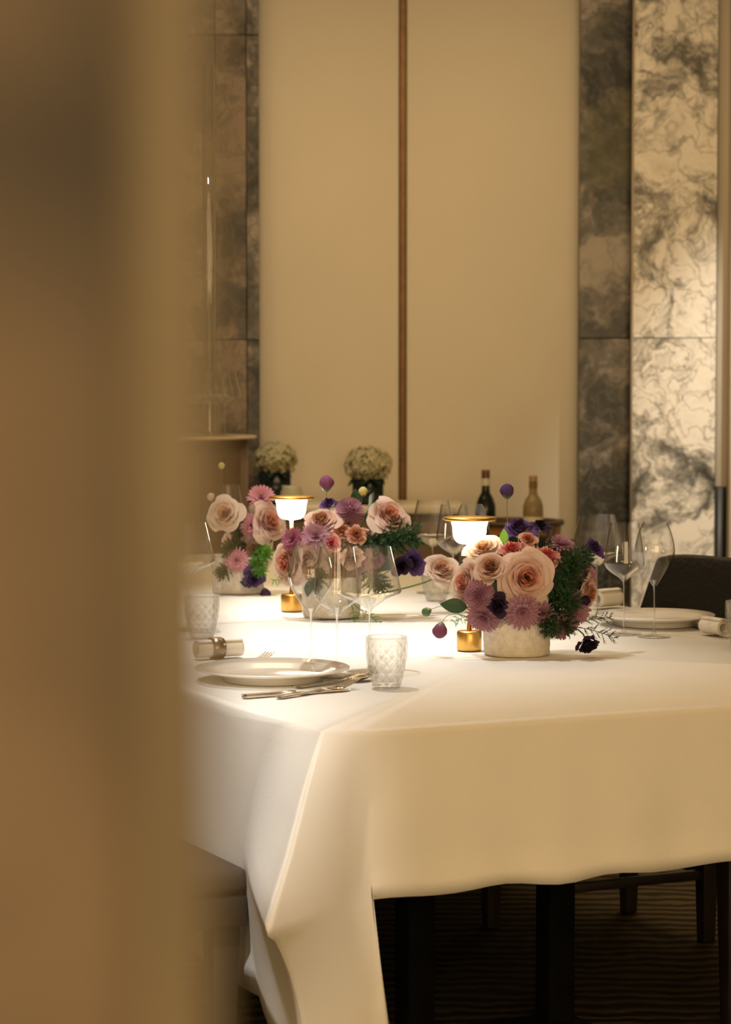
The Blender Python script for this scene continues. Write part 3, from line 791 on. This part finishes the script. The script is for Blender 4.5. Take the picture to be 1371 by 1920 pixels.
# vases: rough white ribbed ceramic
M_VASE = mat('ribbed_ceramic', (.74, .68, .58), .85, noise=(70, .12, 5), bump=(120, .5))
def vase(p, label):
    t = thing('flower_vase', label, 'vase', p, 0, 'ribbed white centrepiece vases')
    def rm(a, z, i): return 1 + .010 * math.sin(72 * a + 3 * math.sin(z * 90)) + .006 * math.sin(z * 420 + 2 * math.sin(5 * a))
    pr = [(.001, .0), (.064, .0), (.0675, .003)] + [(.0675 + .0035 * k, .003 + .092 * k) for k in [i / 22 for i in range(1, 23)]]
    obj('body', mesh('body', *lathe(pr + [(.0695, .0968), (.066, .0955)] + [(.064, .08), (.062, .03), (.055, .012), (.001, .011)], 216, rmod=lambda a, z, i: rm(a, z, i) if i < 26 else 1)), M_VASE, t)
    return t
def begin(basepx, where, group, vlabel):
    BQ.base = on(*basepx); BQ.D = BQ.base.y; BQ.where = where; BQ.group = group
    vase(BQ.base, vlabel)
    def foot():
        a = rnd(0, 6.28); r = rnd(.01, .045); return BQ.base + Vector((r * math.cos(a), r * math.sin(a), .035))
    BQ.foot = foot

# ---- first centrepiece
begin((969, 1228), 'the first centrepiece from the draped corner', 'flowers of the first centrepiece', 'ribbed white vase of the first centrepiece, behind the bare cloth end')
rose(988, 1083, 52, -.085, 3, 8, BL, 'largest blush rose, fully open', n=36, grid=9, spin=1.0)
rose(919, 1062, 33, -.075, -18, 35, PE, 'brownish peach rose beside the largest rose', n=22)
rose(872, 1092, 44, -.03, -55, 10, BL, 'blush rose turned away above gold lamp base')
rose(906, 1028, 38, .03, -25, 50, CR, 'cream rose bathed in lamp light')
rose(1106, 1112, 33, .0, 60, -5, BL, 'blush rose mostly hidden behind the fern')
rose(968, 1060, 40, .0, 0, 80, PE, 'peach rose directly behind the largest rose', n=22)
pom(898, 1116, 28, -.085, -15, 10, M_MAUVE, 'round mauve button chrysanthemum')
mum(980, 1148, 32, -.095, 0, -12, M_MAUVE, 'open mauve daisy chrysanthemum below the largest rose')
mum(905, 1160, 30, -.06, -20, -30, M_MAUVE, 'drooping mauve chrysanthemum over the gold lamp base')
mum(1052, 1018, 26, .03, 20, 70, M_MAUVE, 'mauve chrysanthemum seen edge-on at the top')
mum(1103, 1078, 24, .02, 50, 20, M_MAUVE, 'mauve chrysanthemum beside the blush rose and fern')
mum(1082, 1142, 33, -.04, 35, -10, M_MAUVE, 'wide mauve chrysanthemum under the small dark bud')
mum(1056, 1176, 28, -.05, 20, -30, M_MAUVE, 'mauve chrysanthemum hanging over the vase rim')
lisi(933, 1136, 22, -.095, -5, 0, DP, 'nearly black lisianthus next to the button chrysanthemum')
lisi(972, 990, 32, .04, -10, 65, PU, 'violet lisianthus at the very top')
lisi(1015, 985, 20, .05, 25, 70, DP, 'dark plum lisianthus beside the violet top one')
lisi(1114, 1027, 23, .03, 45, 40, PU, 'violet lisianthus standing before the wine glass')
lisi(1102, 1211, 25, -.06, 20, -55, DP, 'dark lisianthus hanging head-down off the table side')
carn(960, 1030, 24, -.02, -10, 55, CO, 'red coral carnation above the peach rose')
carn(1027, 1043, 26, -.03, 20, 50, CO, 'frilled coral carnation behind the largest rose')
rose(991, 1010, 19, -.01, 10, 45, OR, 'small apricot spray rose', n=16, grid=5)
rose(940, 1105, 36, -.035, -10, 10, CR, 'pale cream rose squeezed beneath the largest rose')
mum(1015, 1152, 24, -.075, 15, -25, M_MAUVE, 'mauve chrysanthemum tucked under the fern edge')
mum(950, 1168, 22, -.06, -10, -40, M_HYDP, 'pale frilled chrysanthemum resting on the vase rim')
leaf(1008, 1140, 36, -.06, 40, -30, M_GREEN, 'dark leaf under the largest rose', .5, .9)
leaf(880, 1070, 40, .0, -60, 40, M_GREEN, 'dark leaf behind the turned blush rose', .5, .9)
leaf(1030, 1030, 40, .02, 30, 60, M_GREEN, 'dark upright leaf behind the coral carnation', .5, .3)
bud(1098, 1126, 9, -.055, 30, 0, DP[1], 'small dark round bud')
bud(951, 921, 12, .03, 0, 82, PU[2], 'violet bud on a tall thin stem', long_=1.3)
bud(825, 1182, 13, -.05, -30, -60, M_MAUVED, 'drooping plum bud on a side stem')
bud(800, 1147, 8, -.03, -70, -25, M_STEM, 'tiny green bud on a side stem')
leaf(852, 1137, 48, -.05, -80, 5, M_GREEN, 'broad dark green leaf', .46, 1.4)
leaf(946, 1006, 26, -.01, 0, 80, M_LIME, 'small bright green leaf', .5, .2)
leaf(935, 1100, 34, -.06, 20, -50, M_GREEN, 'dark leaf tucked between button chrysanthemum and rose', .5, .4)
for (x, y, L_, dy, yw, pt, lb) in ((1062, 1085, 80, -.045, 40, 55, 'dense dark green fern beside the largest rose'), (1045, 1120, 78, -.06, 30, 10, 'dense fern spilling over from the largest rose'),
        (1028, 1165, 60, -.07, 10, -40, 'dense fern drooping over the vase front'), (1085, 1060, 60, .0, 60, 50, 'dense fern tip behind the violet lisianthus'), (1040, 1150, 70, -.04, 50, -20, 'dense fern between two mauve chrysanthemums')):
    fern(x, y, L_, dy, yw, pt, lb)
fern(1125, 1183, 62, -.02, 75, -8, 'airy fern sprig reaching sideways beyond the vase', None, False)
fern(1118, 1160, 55, .0, 80, 10, 'short airy fern sprig under the blush rose', None, False)
fern(866, 1158, 45, -.04, -60, -15, 'airy fern sprig over the gold lamp base', M_LIME, False)

# ---- second centrepiece
begin((622, 1158), 'the second centrepiece from the draped corner', 'flowers of the second centrepiece', 'ribbed white vase of the second centrepiece, seen through wine glasses')
rose(603, 976, 36, -.05, -10, 50, PE, 'brownish peach rose facing up', n=22)
rose(732, 966, 42, -.02, 35, 35, BL, 'tall blush rose before the wall strip')
rose(538, 1055, 46, -.05, -50, 0, BL, 'large blush rose leaning over the lamp')
rose(830, 1066, 36, .10, 20, 40, CR, 'cream rose glowing behind the tumbler')
rose(640, 1060, 48, -.02, 0, 20, BL, 'blush rose seen through the wine glasses')
rose(685, 1010, 40, .03, 10, 60, BL, 'blush rose behind the apricot carnation')
rose(575, 1045, 40, -.04, -20, 15, CR, 'pale rose seen through the slim tulip glass')
rose(650, 1000, 36, .04, 0, 70, PE, 'peach rose hidden at the centre', n=22)
mum(700, 1050, 26, -.05, 25, 0, M_MAUVE, 'mauve chrysanthemum seen through the wide wine glass')
leaf(585, 1100, 46, -.06, -10, -60, M_GREEN, 'dark leaf over the vase rim', .5, .6)
leaf(720, 1060, 50, -.04, 50, -20, M_GREEN, 'dark leaf before the plum lisianthus', .5, 1.0)
pom(656, 957, 26, -.02, 0, 40, M_MAUVE, 'round mauve button chrysanthemum')
mum(592, 1004, 28, -.08, -10, 30, M_MAUVE, 'mauve chrysanthemum below the peach rose')
mum(548, 1010, 21, -.07, -25, 20, M_MAG, 'magenta chrysanthemum over the blush rose')
lisi(617, 944, 18, .0, 0, 60, PU, 'violet lisianthus at the top')
lisi(772, 1054, 28, .05, 30, 10, PU, 'wide violet lisianthus beside the cream rose')
lisi(752, 1062, 20, .02, 10, -10, DP, 'dark plum lisianthus tucked beside the violet one')
carn(668, 1002, 19, -.075, 5, 30, OR, 'apricot carnation')
carn(643, 995, 18, -.06, 0, 45, OR, 'brick apricot carnation beside the small coral rose')
rose(621, 1018, 22, -.09, -5, 30, CO, 'small coral spray rose', n=16, grid=5)
carn(661, 1046, 21, -.09, 5, 0, BL, 'pale pink carnation behind the wine glass rim')
bud(612, 906, 13, .02, 0, 80, M_MAUVED, 'dusky plum bud at the very top')
bud(681, 922, 8, .0, 20, 70, M_YEL, 'pale yellow bud')
leaf(668, 935, 34, .01, -20, 70, M_GREEN, 'dark leaf behind the button chrysanthemum', .5, .3)
leaf(700, 940, 42, .0, 40, 50, M_GREEN, 'dark curved leaf beside the tall blush rose', .5, 1.2)
leaf(650, 985, 36, -.03, 20, -20, M_GREEN, 'dark leaf under the button chrysanthemum', .5, .6)
for (x, y, L_, dy, yw, pt, lb) in ((735, 1008, 90, -.03, 75, 10, 'long dense fern reaching towards the wine glass'), (700, 1020, 80, -.05, 60, 0, 'dense fern below the apricot carnation'), (600, 1085, 50, -.06, -20, -30, 'dense fern seen through the slim tulip glass'), (700, 1085, 60, -.05, 30, -40, 'dense fern seen through the wide wine glass')):
    fern(x, y, L_, dy, yw, pt, lb)
fern(692, 1156, 50, -.10, 55, -30, 'airy green sprig touching cloth beside vase', M_LIME, False)
fern(664, 1163, 44, -.10, 10, -50, 'airy green sprig hanging below the vase rim', M_LIME, False)
fern(530, 1085, 40, -.05, -60, -30, 'airy green sprig under the large leaning rose', M_LIME, False)

# ---- third centrepiece
begin((446, 1113), 'the third centrepiece from the draped corner', 'flowers of the third centrepiece', 'ribbed white vase of the third centrepiece, beside the partition')
rose(419, 963, 33, -.06, -10, 15, CR, 'pale cream rose facing out', n=26, grid=7)
rose(507, 978, 40, -.04, 45, 20, BL, 'blush rose turned to the lamp')
rose(455, 1010, 40, .02, 0, 50, PE, 'peach rose deep in the middle', n=22)
leaf(500, 1020, 46, -.03, 40, 0, M_GREEN, 'dark leaf below the blush rose', .5, .8)
rose(480, 1030, 34, .0, 20, 10, CR, 'shaded cream rose behind green sprigs')
fern(450, 985, 60, .0, 0, 40, 'dark fern between the cream and blush roses', M_FERN)
mum(490, 931, 24, .0, 5, 35, M_PINK, 'pink chrysanthemum at the top')
mum(471, 985, 22, -.04, -20, 10, M_PINK, 'pink chrysanthemum beside the blush rose')
mum(443, 1050, 22, -.09, -15, 5, M_PINK, 'low pink daisy chrysanthemum')
lisi(476, 1084, 22, -.08, 20, -15, PU, 'violet lisianthus above the cloth')
bud(498, 1114, 10, -.06, 30, -60, PU[2], 'small violet bud hanging to the cloth')
bud(415, 874, 6, .03, 0, 80, M_YEL, 'tall pale bud on a thin stem')
bud(395, 932, 7, -.02, -30, 50, BL[2], 'tiny pale pink bud')
leaf(462, 1083, 44, -.06, 10, -60, M_GREEN, 'dark leaf behind the violet lisianthus', .5, .5)
leaf(440, 1015, 50, -.05, -20, -40, M_GREEN, 'dark leaf below the pale cream rose', .5, 1.0)
for (x, y, L_, dy, yw, pt, m_, lb) in ((488, 1042, 50, -.06, 25, 0, M_LIME, 'bright green feathery sprig'), (480, 1060, 44, -.07, 10, -30, M_LIME, 'low bright green feathery sprig'), (440, 1030, 60, -.04, -30, 0, M_FERN, 'dark fern under the pale cream rose'), (425, 1070, 44, -.06, -40, -20, M_FERN, 'dark fern over the vase rim')):
    fern(x, y, L_, dy, yw, pt, lb, m_)

# ------------------------------------------------------------------ sideboard, hydrangeas, bottles, cabinet
M_SIDE = mat('sideboard_wood', (.14, .085, .04), .45, noise=(10, .25, 5))
M_SIDETOP = mat('sideboard_top', (.74, .66, .52), .4)
SD = 9.1; sz = P(765, 944, SD).z
sx0, sx1 = xat(470, SD), xat(868, SD)
sb = thing('sideboard', 'low dark sideboard with pale top against the cream panels', 'sideboard', ((sx0 + sx1) / 2, SD, 0))
hw = (sx1 - sx0) / 2
bevel(obj('body', box(-hw + .02, hw - .02, -.16, .24, .1, sz - .03), M_SIDE, sb), .004)
bevel(obj('top', box(-hw, hw, -.19, .25, sz - .03, sz), M_SIDETOP, sb), .004)
for k in range(2):
    dd = obj('door', box(-hw + .03 + k * (hw - .025), -hw + .03 + (k + 1) * (hw - .03), -.178, -.161, .13, sz - .06), M_SIDE, sb); bevel(dd, .003)
    x = -.02 if k == 0 else .03
    obj('handle', box(x - .006, x + .006, -.195, -.179, .45, .6), M_BRONZE, dd)
for sx in (-1, 1):
    for y in (-.13, .2): obj('leg', taper_leg(sx * (hw - .06), y, 0, .1, .018, .024), M_SIDE, sb)
M_VDARK = mat('vase_black', (.012, .016, .016), .25); M_HYD = fm('hydrangea_cream', (.66, .60, .36), .3); M_HYD2 = fm('hydrangea_white', (.74, .68, .45), .3)
def hydrangea(px, py, r, m, label, vl):
    D = SD - .06; p = P(px, py, D); R = r * D / F_PX
    vx = p.x; b = Vector((vx, D, sz))
    t = thing('square_vase', vl, 'vase', b, 0, 'black vases on the sideboard'); h = p.z - R * .55 - sz; s = .058
    o = obj('body', merge(box(-s, s, -s, -s + .006, 0, h), box(-s, s, s - .006, s, 0, h), box(-s, -s + .006, -s + .006, s - .006, 0, h), box(s - .006, s, -s + .006, s - .006, 0, h), box(-s, s, -s, s, 0, .008)), M_VDARK, t)
    fl = bpy.data.objects.new('hydrangea', None); C.objects.link(fl); tag(fl, label, 'hydrangea', 'hydrangeas on the sideboard'); fl.location = p
    parts = []
    for i in range(170):
        z = 1 - 1.7 * (i + .5) / 170; a = i * 2.39996; rr = math.sqrt(1 - z * z)
        n = Vector((rr * math.cos(a), rr * math.sin(a), z * .8)) * rnd(.84, 1.06)
        nn = (n.normalized() + Vector((rnd(-.35, .35), rnd(-.35, .35), rnd(-.35, .35)))).normalized()
        x = nn.orthogonal().normalized(); y = nn.cross(x).normalized(); ro = rnd(0, 1.5); q = rnd(.12, .17)
        for k in range(4):
            an = ro + k * PI / 2; dr = x * math.cos(an) + y * math.sin(an); sd = nn.cross(dr)
            parts.append(([n, n + dr * q * .45 + sd * q * .42 + nn * .02, n + dr * q * .95 + sd * q * .34 + nn * .035, n + dr * q * 1.12 + nn * .02, n + dr * q * .95 - sd * q * .34 + nn * .035, n + dr * q * .45 - sd * q * .42 + nn * .02], [(0, 1, 2, 3, 4, 5)]))
    vs, fs = merge(*parts); me = mesh('florets', [v * R for v in vs], fs)
    fo = obj('florets', me, m, fl); fo['kind'] = 'stuff'
    obj('heart', mesh('heart', *lathe([(R * .02, R * .66), (R * .5, R * .55), (R * .8, R * .2), (R * .8, -R * .2), (R * .4, -R * .55), (R * .02, -R * .6)], 18)), M_FERN, fl)
    obj('stem', mesh('stem', *tube([Vector((0, 0, -R * .5)), Vector((0, 0, (sz + .03) - p.z))], .004)), M_STEM, fl)
    for k, a in enumerate((-.9, -.2, .5, 2.4)):
        def fn(i, j):
            s_ = (j - .5) * 2; w_ = .3 * math.sin(PI * i ** .8); c_, s2 = math.cos(a - PI / 2), math.sin(a - PI / 2)
            rr = .15 + .95 * i; return Vector((rr * c_ - s_ * w_ * s2, rr * s2 + s_ * w_ * c_, -.55 - .35 * i * i + .1 * abs(s_))) * R
        obj('leaf', mesh('leaf', *sheet(fn, 6, 4)), M_GREEN, fl)
hydrangea(516, 862, 40, M_HYD, 'shaded cream hydrangea head beside the marble pilaster', 'black square vase next to the marble pilaster')
hydrangea(690, 873, 43, M_HYD2, 'pale hydrangea head with open florets beside the bronze strip', 'black square vase near the bronze wall strip')
# small pale jar by the first hydrangea
jd = SD - .12; jp = P(547, 921, jd); jp.z = sz
o = obj('storage_jar', mesh('storage_jar', *lathe([(.001, 0), (.038, 0), (.042, .005), (.042, .05), (.036, .062), (.036, .075), (.033, .075), (.033, .06), (.001, .058)], 30)), mat('pale_stoneware', (.50, .46, .30), .5), None, jp)
tag(o, 'small pale stoneware jar between the hydrangeas on the sideboard', 'jar')
# timber wine tub with two bottles
WD = 8.7; tc_ = P(965, 975, WD); ztub = tc_.z
M_TUB = mat('tub_wood', (.42, .21, .06), .5, noise=(12, .25, 5)); M_TUBRIM = mat('tub_rim', (.07, .04, .022), .5)
tub = thing('wine_tub', 'round wooden wine tub on a stand holding two bottles', 'wine tub', (tc_.x, WD, 0))
RT = 92 * WD / F_PX
for k in range(26):
    a0, a1 = 2 * PI * k / 26 + .006, 2 * PI * (k + 1) / 26 - .006
    vs = [((RT - .02 + d) * math.cos(a) * (1 if z else .93), (RT - .02 + d) * math.sin(a) * (1 if z else .93), ztub - .16 + z) for z in (0, .145) for d in (0, .012) for a in (a0, a1)]
    obj('stave', (vs, [(0, 1, 3, 2), (4, 6, 7, 5), (0, 4, 5, 1), (2, 3, 7, 6), (0, 2, 6, 4), (1, 5, 7, 3)], False), M_TUB, tub)
obj('rim', mesh('rim', *lathe([(RT - .024, ztub - .016), (RT, ztub - .016), (RT + .004, ztub - .008), (RT, ztub), (RT - .024, ztub), (RT - .024, ztub - .016)], 48)), M_TUBRIM, tub)
obj('bottom', mesh('bottom', *lathe([(.001, ztub - .155), (RT * .84, ztub - .155), (RT * .84, ztub - .14), (.001, ztub - .14)], 36)), M_TUB, tub)
for k in range(4):
    a = PI / 4 + k * PI / 2
    obj('leg', taper_leg((RT - .004) * math.cos(a) * 1.0, (RT - .004) * math.sin(a), 0, ztub - .012, .012, .013), M_TUBRIM, tub)
def bottle(px, py, glass, caps, lab, neck_lab, label):
    D = WD + .02; top = P(px, py, D); H = .30; zb = ztub - .138
    s = (top.z - zb) / H
    b = thing('wine_bottle', label, 'bottle', (top.x, D, zb), 0, 'wine bottles in the tub')
    pr = [(.001, .003), (.03, 0), (.0365, .004), (.037, .17), (.036, .19), (.028, .212), (.0165, .228), (.0145, .24), (.0140, .295), (.001, .296)]
    pr = [(r, z if z < .19 else .19 + (z - .19) * ((H * s - .19) / .11)) for r, z in pr]
    zt = pr[-1][1]; zs = pr[7][1]
    obj('glass', mesh('glass', *lathe(pr, 28)), glass, b)
    obj('capsule', mesh('capsule', *lathe([(.0150, zt - .036), (.0152, zt - .005), (.0145, zt + .001), (.001, zt + .0012)], 24)), caps, b)
    obj('neck_label', mesh('neck_label', *lathe([(.0153, zs + .012), (.0153, zs + .038)], 24)), neck_lab, b)
    obj('label', mesh('label', *lathe([(.0374, .06), (.0374, .15)], 28)), lab, b)
    return b
M_BG = mat('dark_bottle', (.008, .012, .010), .12); M_CAPS = mat('bottle_capsule', (.17, .07, .035), .4, .3); M_LAB = mat('bottle_label', (.72, .64, .48), .7)
M_BG2 = mat('pale_bottle', (.48, .38, .20), .15, trans=.5); M_CAPS2 = mat('tan_capsule', (.40, .24, .13), .5)
bottle(911, 879, M_BG, M_CAPS, M_LAB, M_LAB, 'dark wine bottle with white neck band and brown capsule')
bottle(1000, 890, M_BG2, M_CAPS2, M_LAB, mat('amber_band', (.20, .12, .04), .5), 'pale glass wine bottle with tan capsule')

# service cabinet with glasses and the tall tube
GD = 8.55; gz = P(420, 817, GD).z; gx1 = xat(481, GD)
cab = thing('service_cabinet', 'rounded dark timber service cabinet with wine glasses on top', 'cabinet', (gx1 - .34, GD, 0))
M_CAB = mat('cabinet_timber', (.13, .075, .04), .5, noise=(9, .25, 5))
obj('body', mesh('body', *lathe([(.31, .04), (.31, gz - .010)], 64, True, True)), M_CAB, cab)
obj('plinth', mesh('plinth', *lathe([(.28, 0), (.28, .04)], 48, True, True)), M_DARKTRIM, cab)
bevel(obj('top', mesh('top', *lathe([(.34, gz - .010), (.34, gz)], 72, True, True), ), mat('cabinet_top', (.55, .42, .26), .3), cab), .003)
for k in range(7):
    a = -PI / 2 + (k - 3) * .33
    c_, s_ = math.cos(a), math.sin(a); r = .311
    vs = [(r * math.cos(a + da) + d * c_, r * math.sin(a + da) + d * s_, z) for z in (.09, gz - .07) for d in (0, .008) for da in (-.15, .15)]
    obj('slat', (vs, [(0, 1, 3, 2), (4, 6, 7, 5), (0, 4, 5, 1), (2, 3, 7, 6), (0, 2, 6, 4), (1, 5, 7, 3)], False), M_CAB, cab)
for x, dy, lb in ((421, -.10, 'clear wine glass on the cabinet, nearest its rounded edge by the pilaster'), (393, -.08, 'clear wine glass on the cabinet, second from the rounded edge'), (366, -.10, 'clear wine glass on the cabinet, third from the rounded edge'), (408, .06, 'clear wine glass behind the first pair on the cabinet'), (380, .07, 'clear wine glass behind the second pair on the cabinet')):
    q = P(x, 815, GD + dy); q.z = gz; g = wine_glass('burgundy', q, lb, 'wine glasses on the cabinet'); g.scale = (.93, .93, .93)
q = P(392, 800, GD + .16); q.z = gz
tube_o = thing('glass_cylinder', 'tall slender clear glass cylinder standing behind cabinet glasses', 'glass cylinder', q)
ht = P(392, 121, GD + .16).z - gz; rt = 12.5 * (GD + .16) / F_PX
obj('tube', mesh('tube', *lathe([(rt, .01), (rt, ht), (rt - .003, ht), (rt - .003, .012)], 40)), M_THIN, tube_o)
obj('foot', mesh('foot', *lathe([(.001, 0), (rt * 1.3, 0), (rt * 1.3, .008), (rt, .010), (.001, .010)], 40)), M_THICK, tube_o)
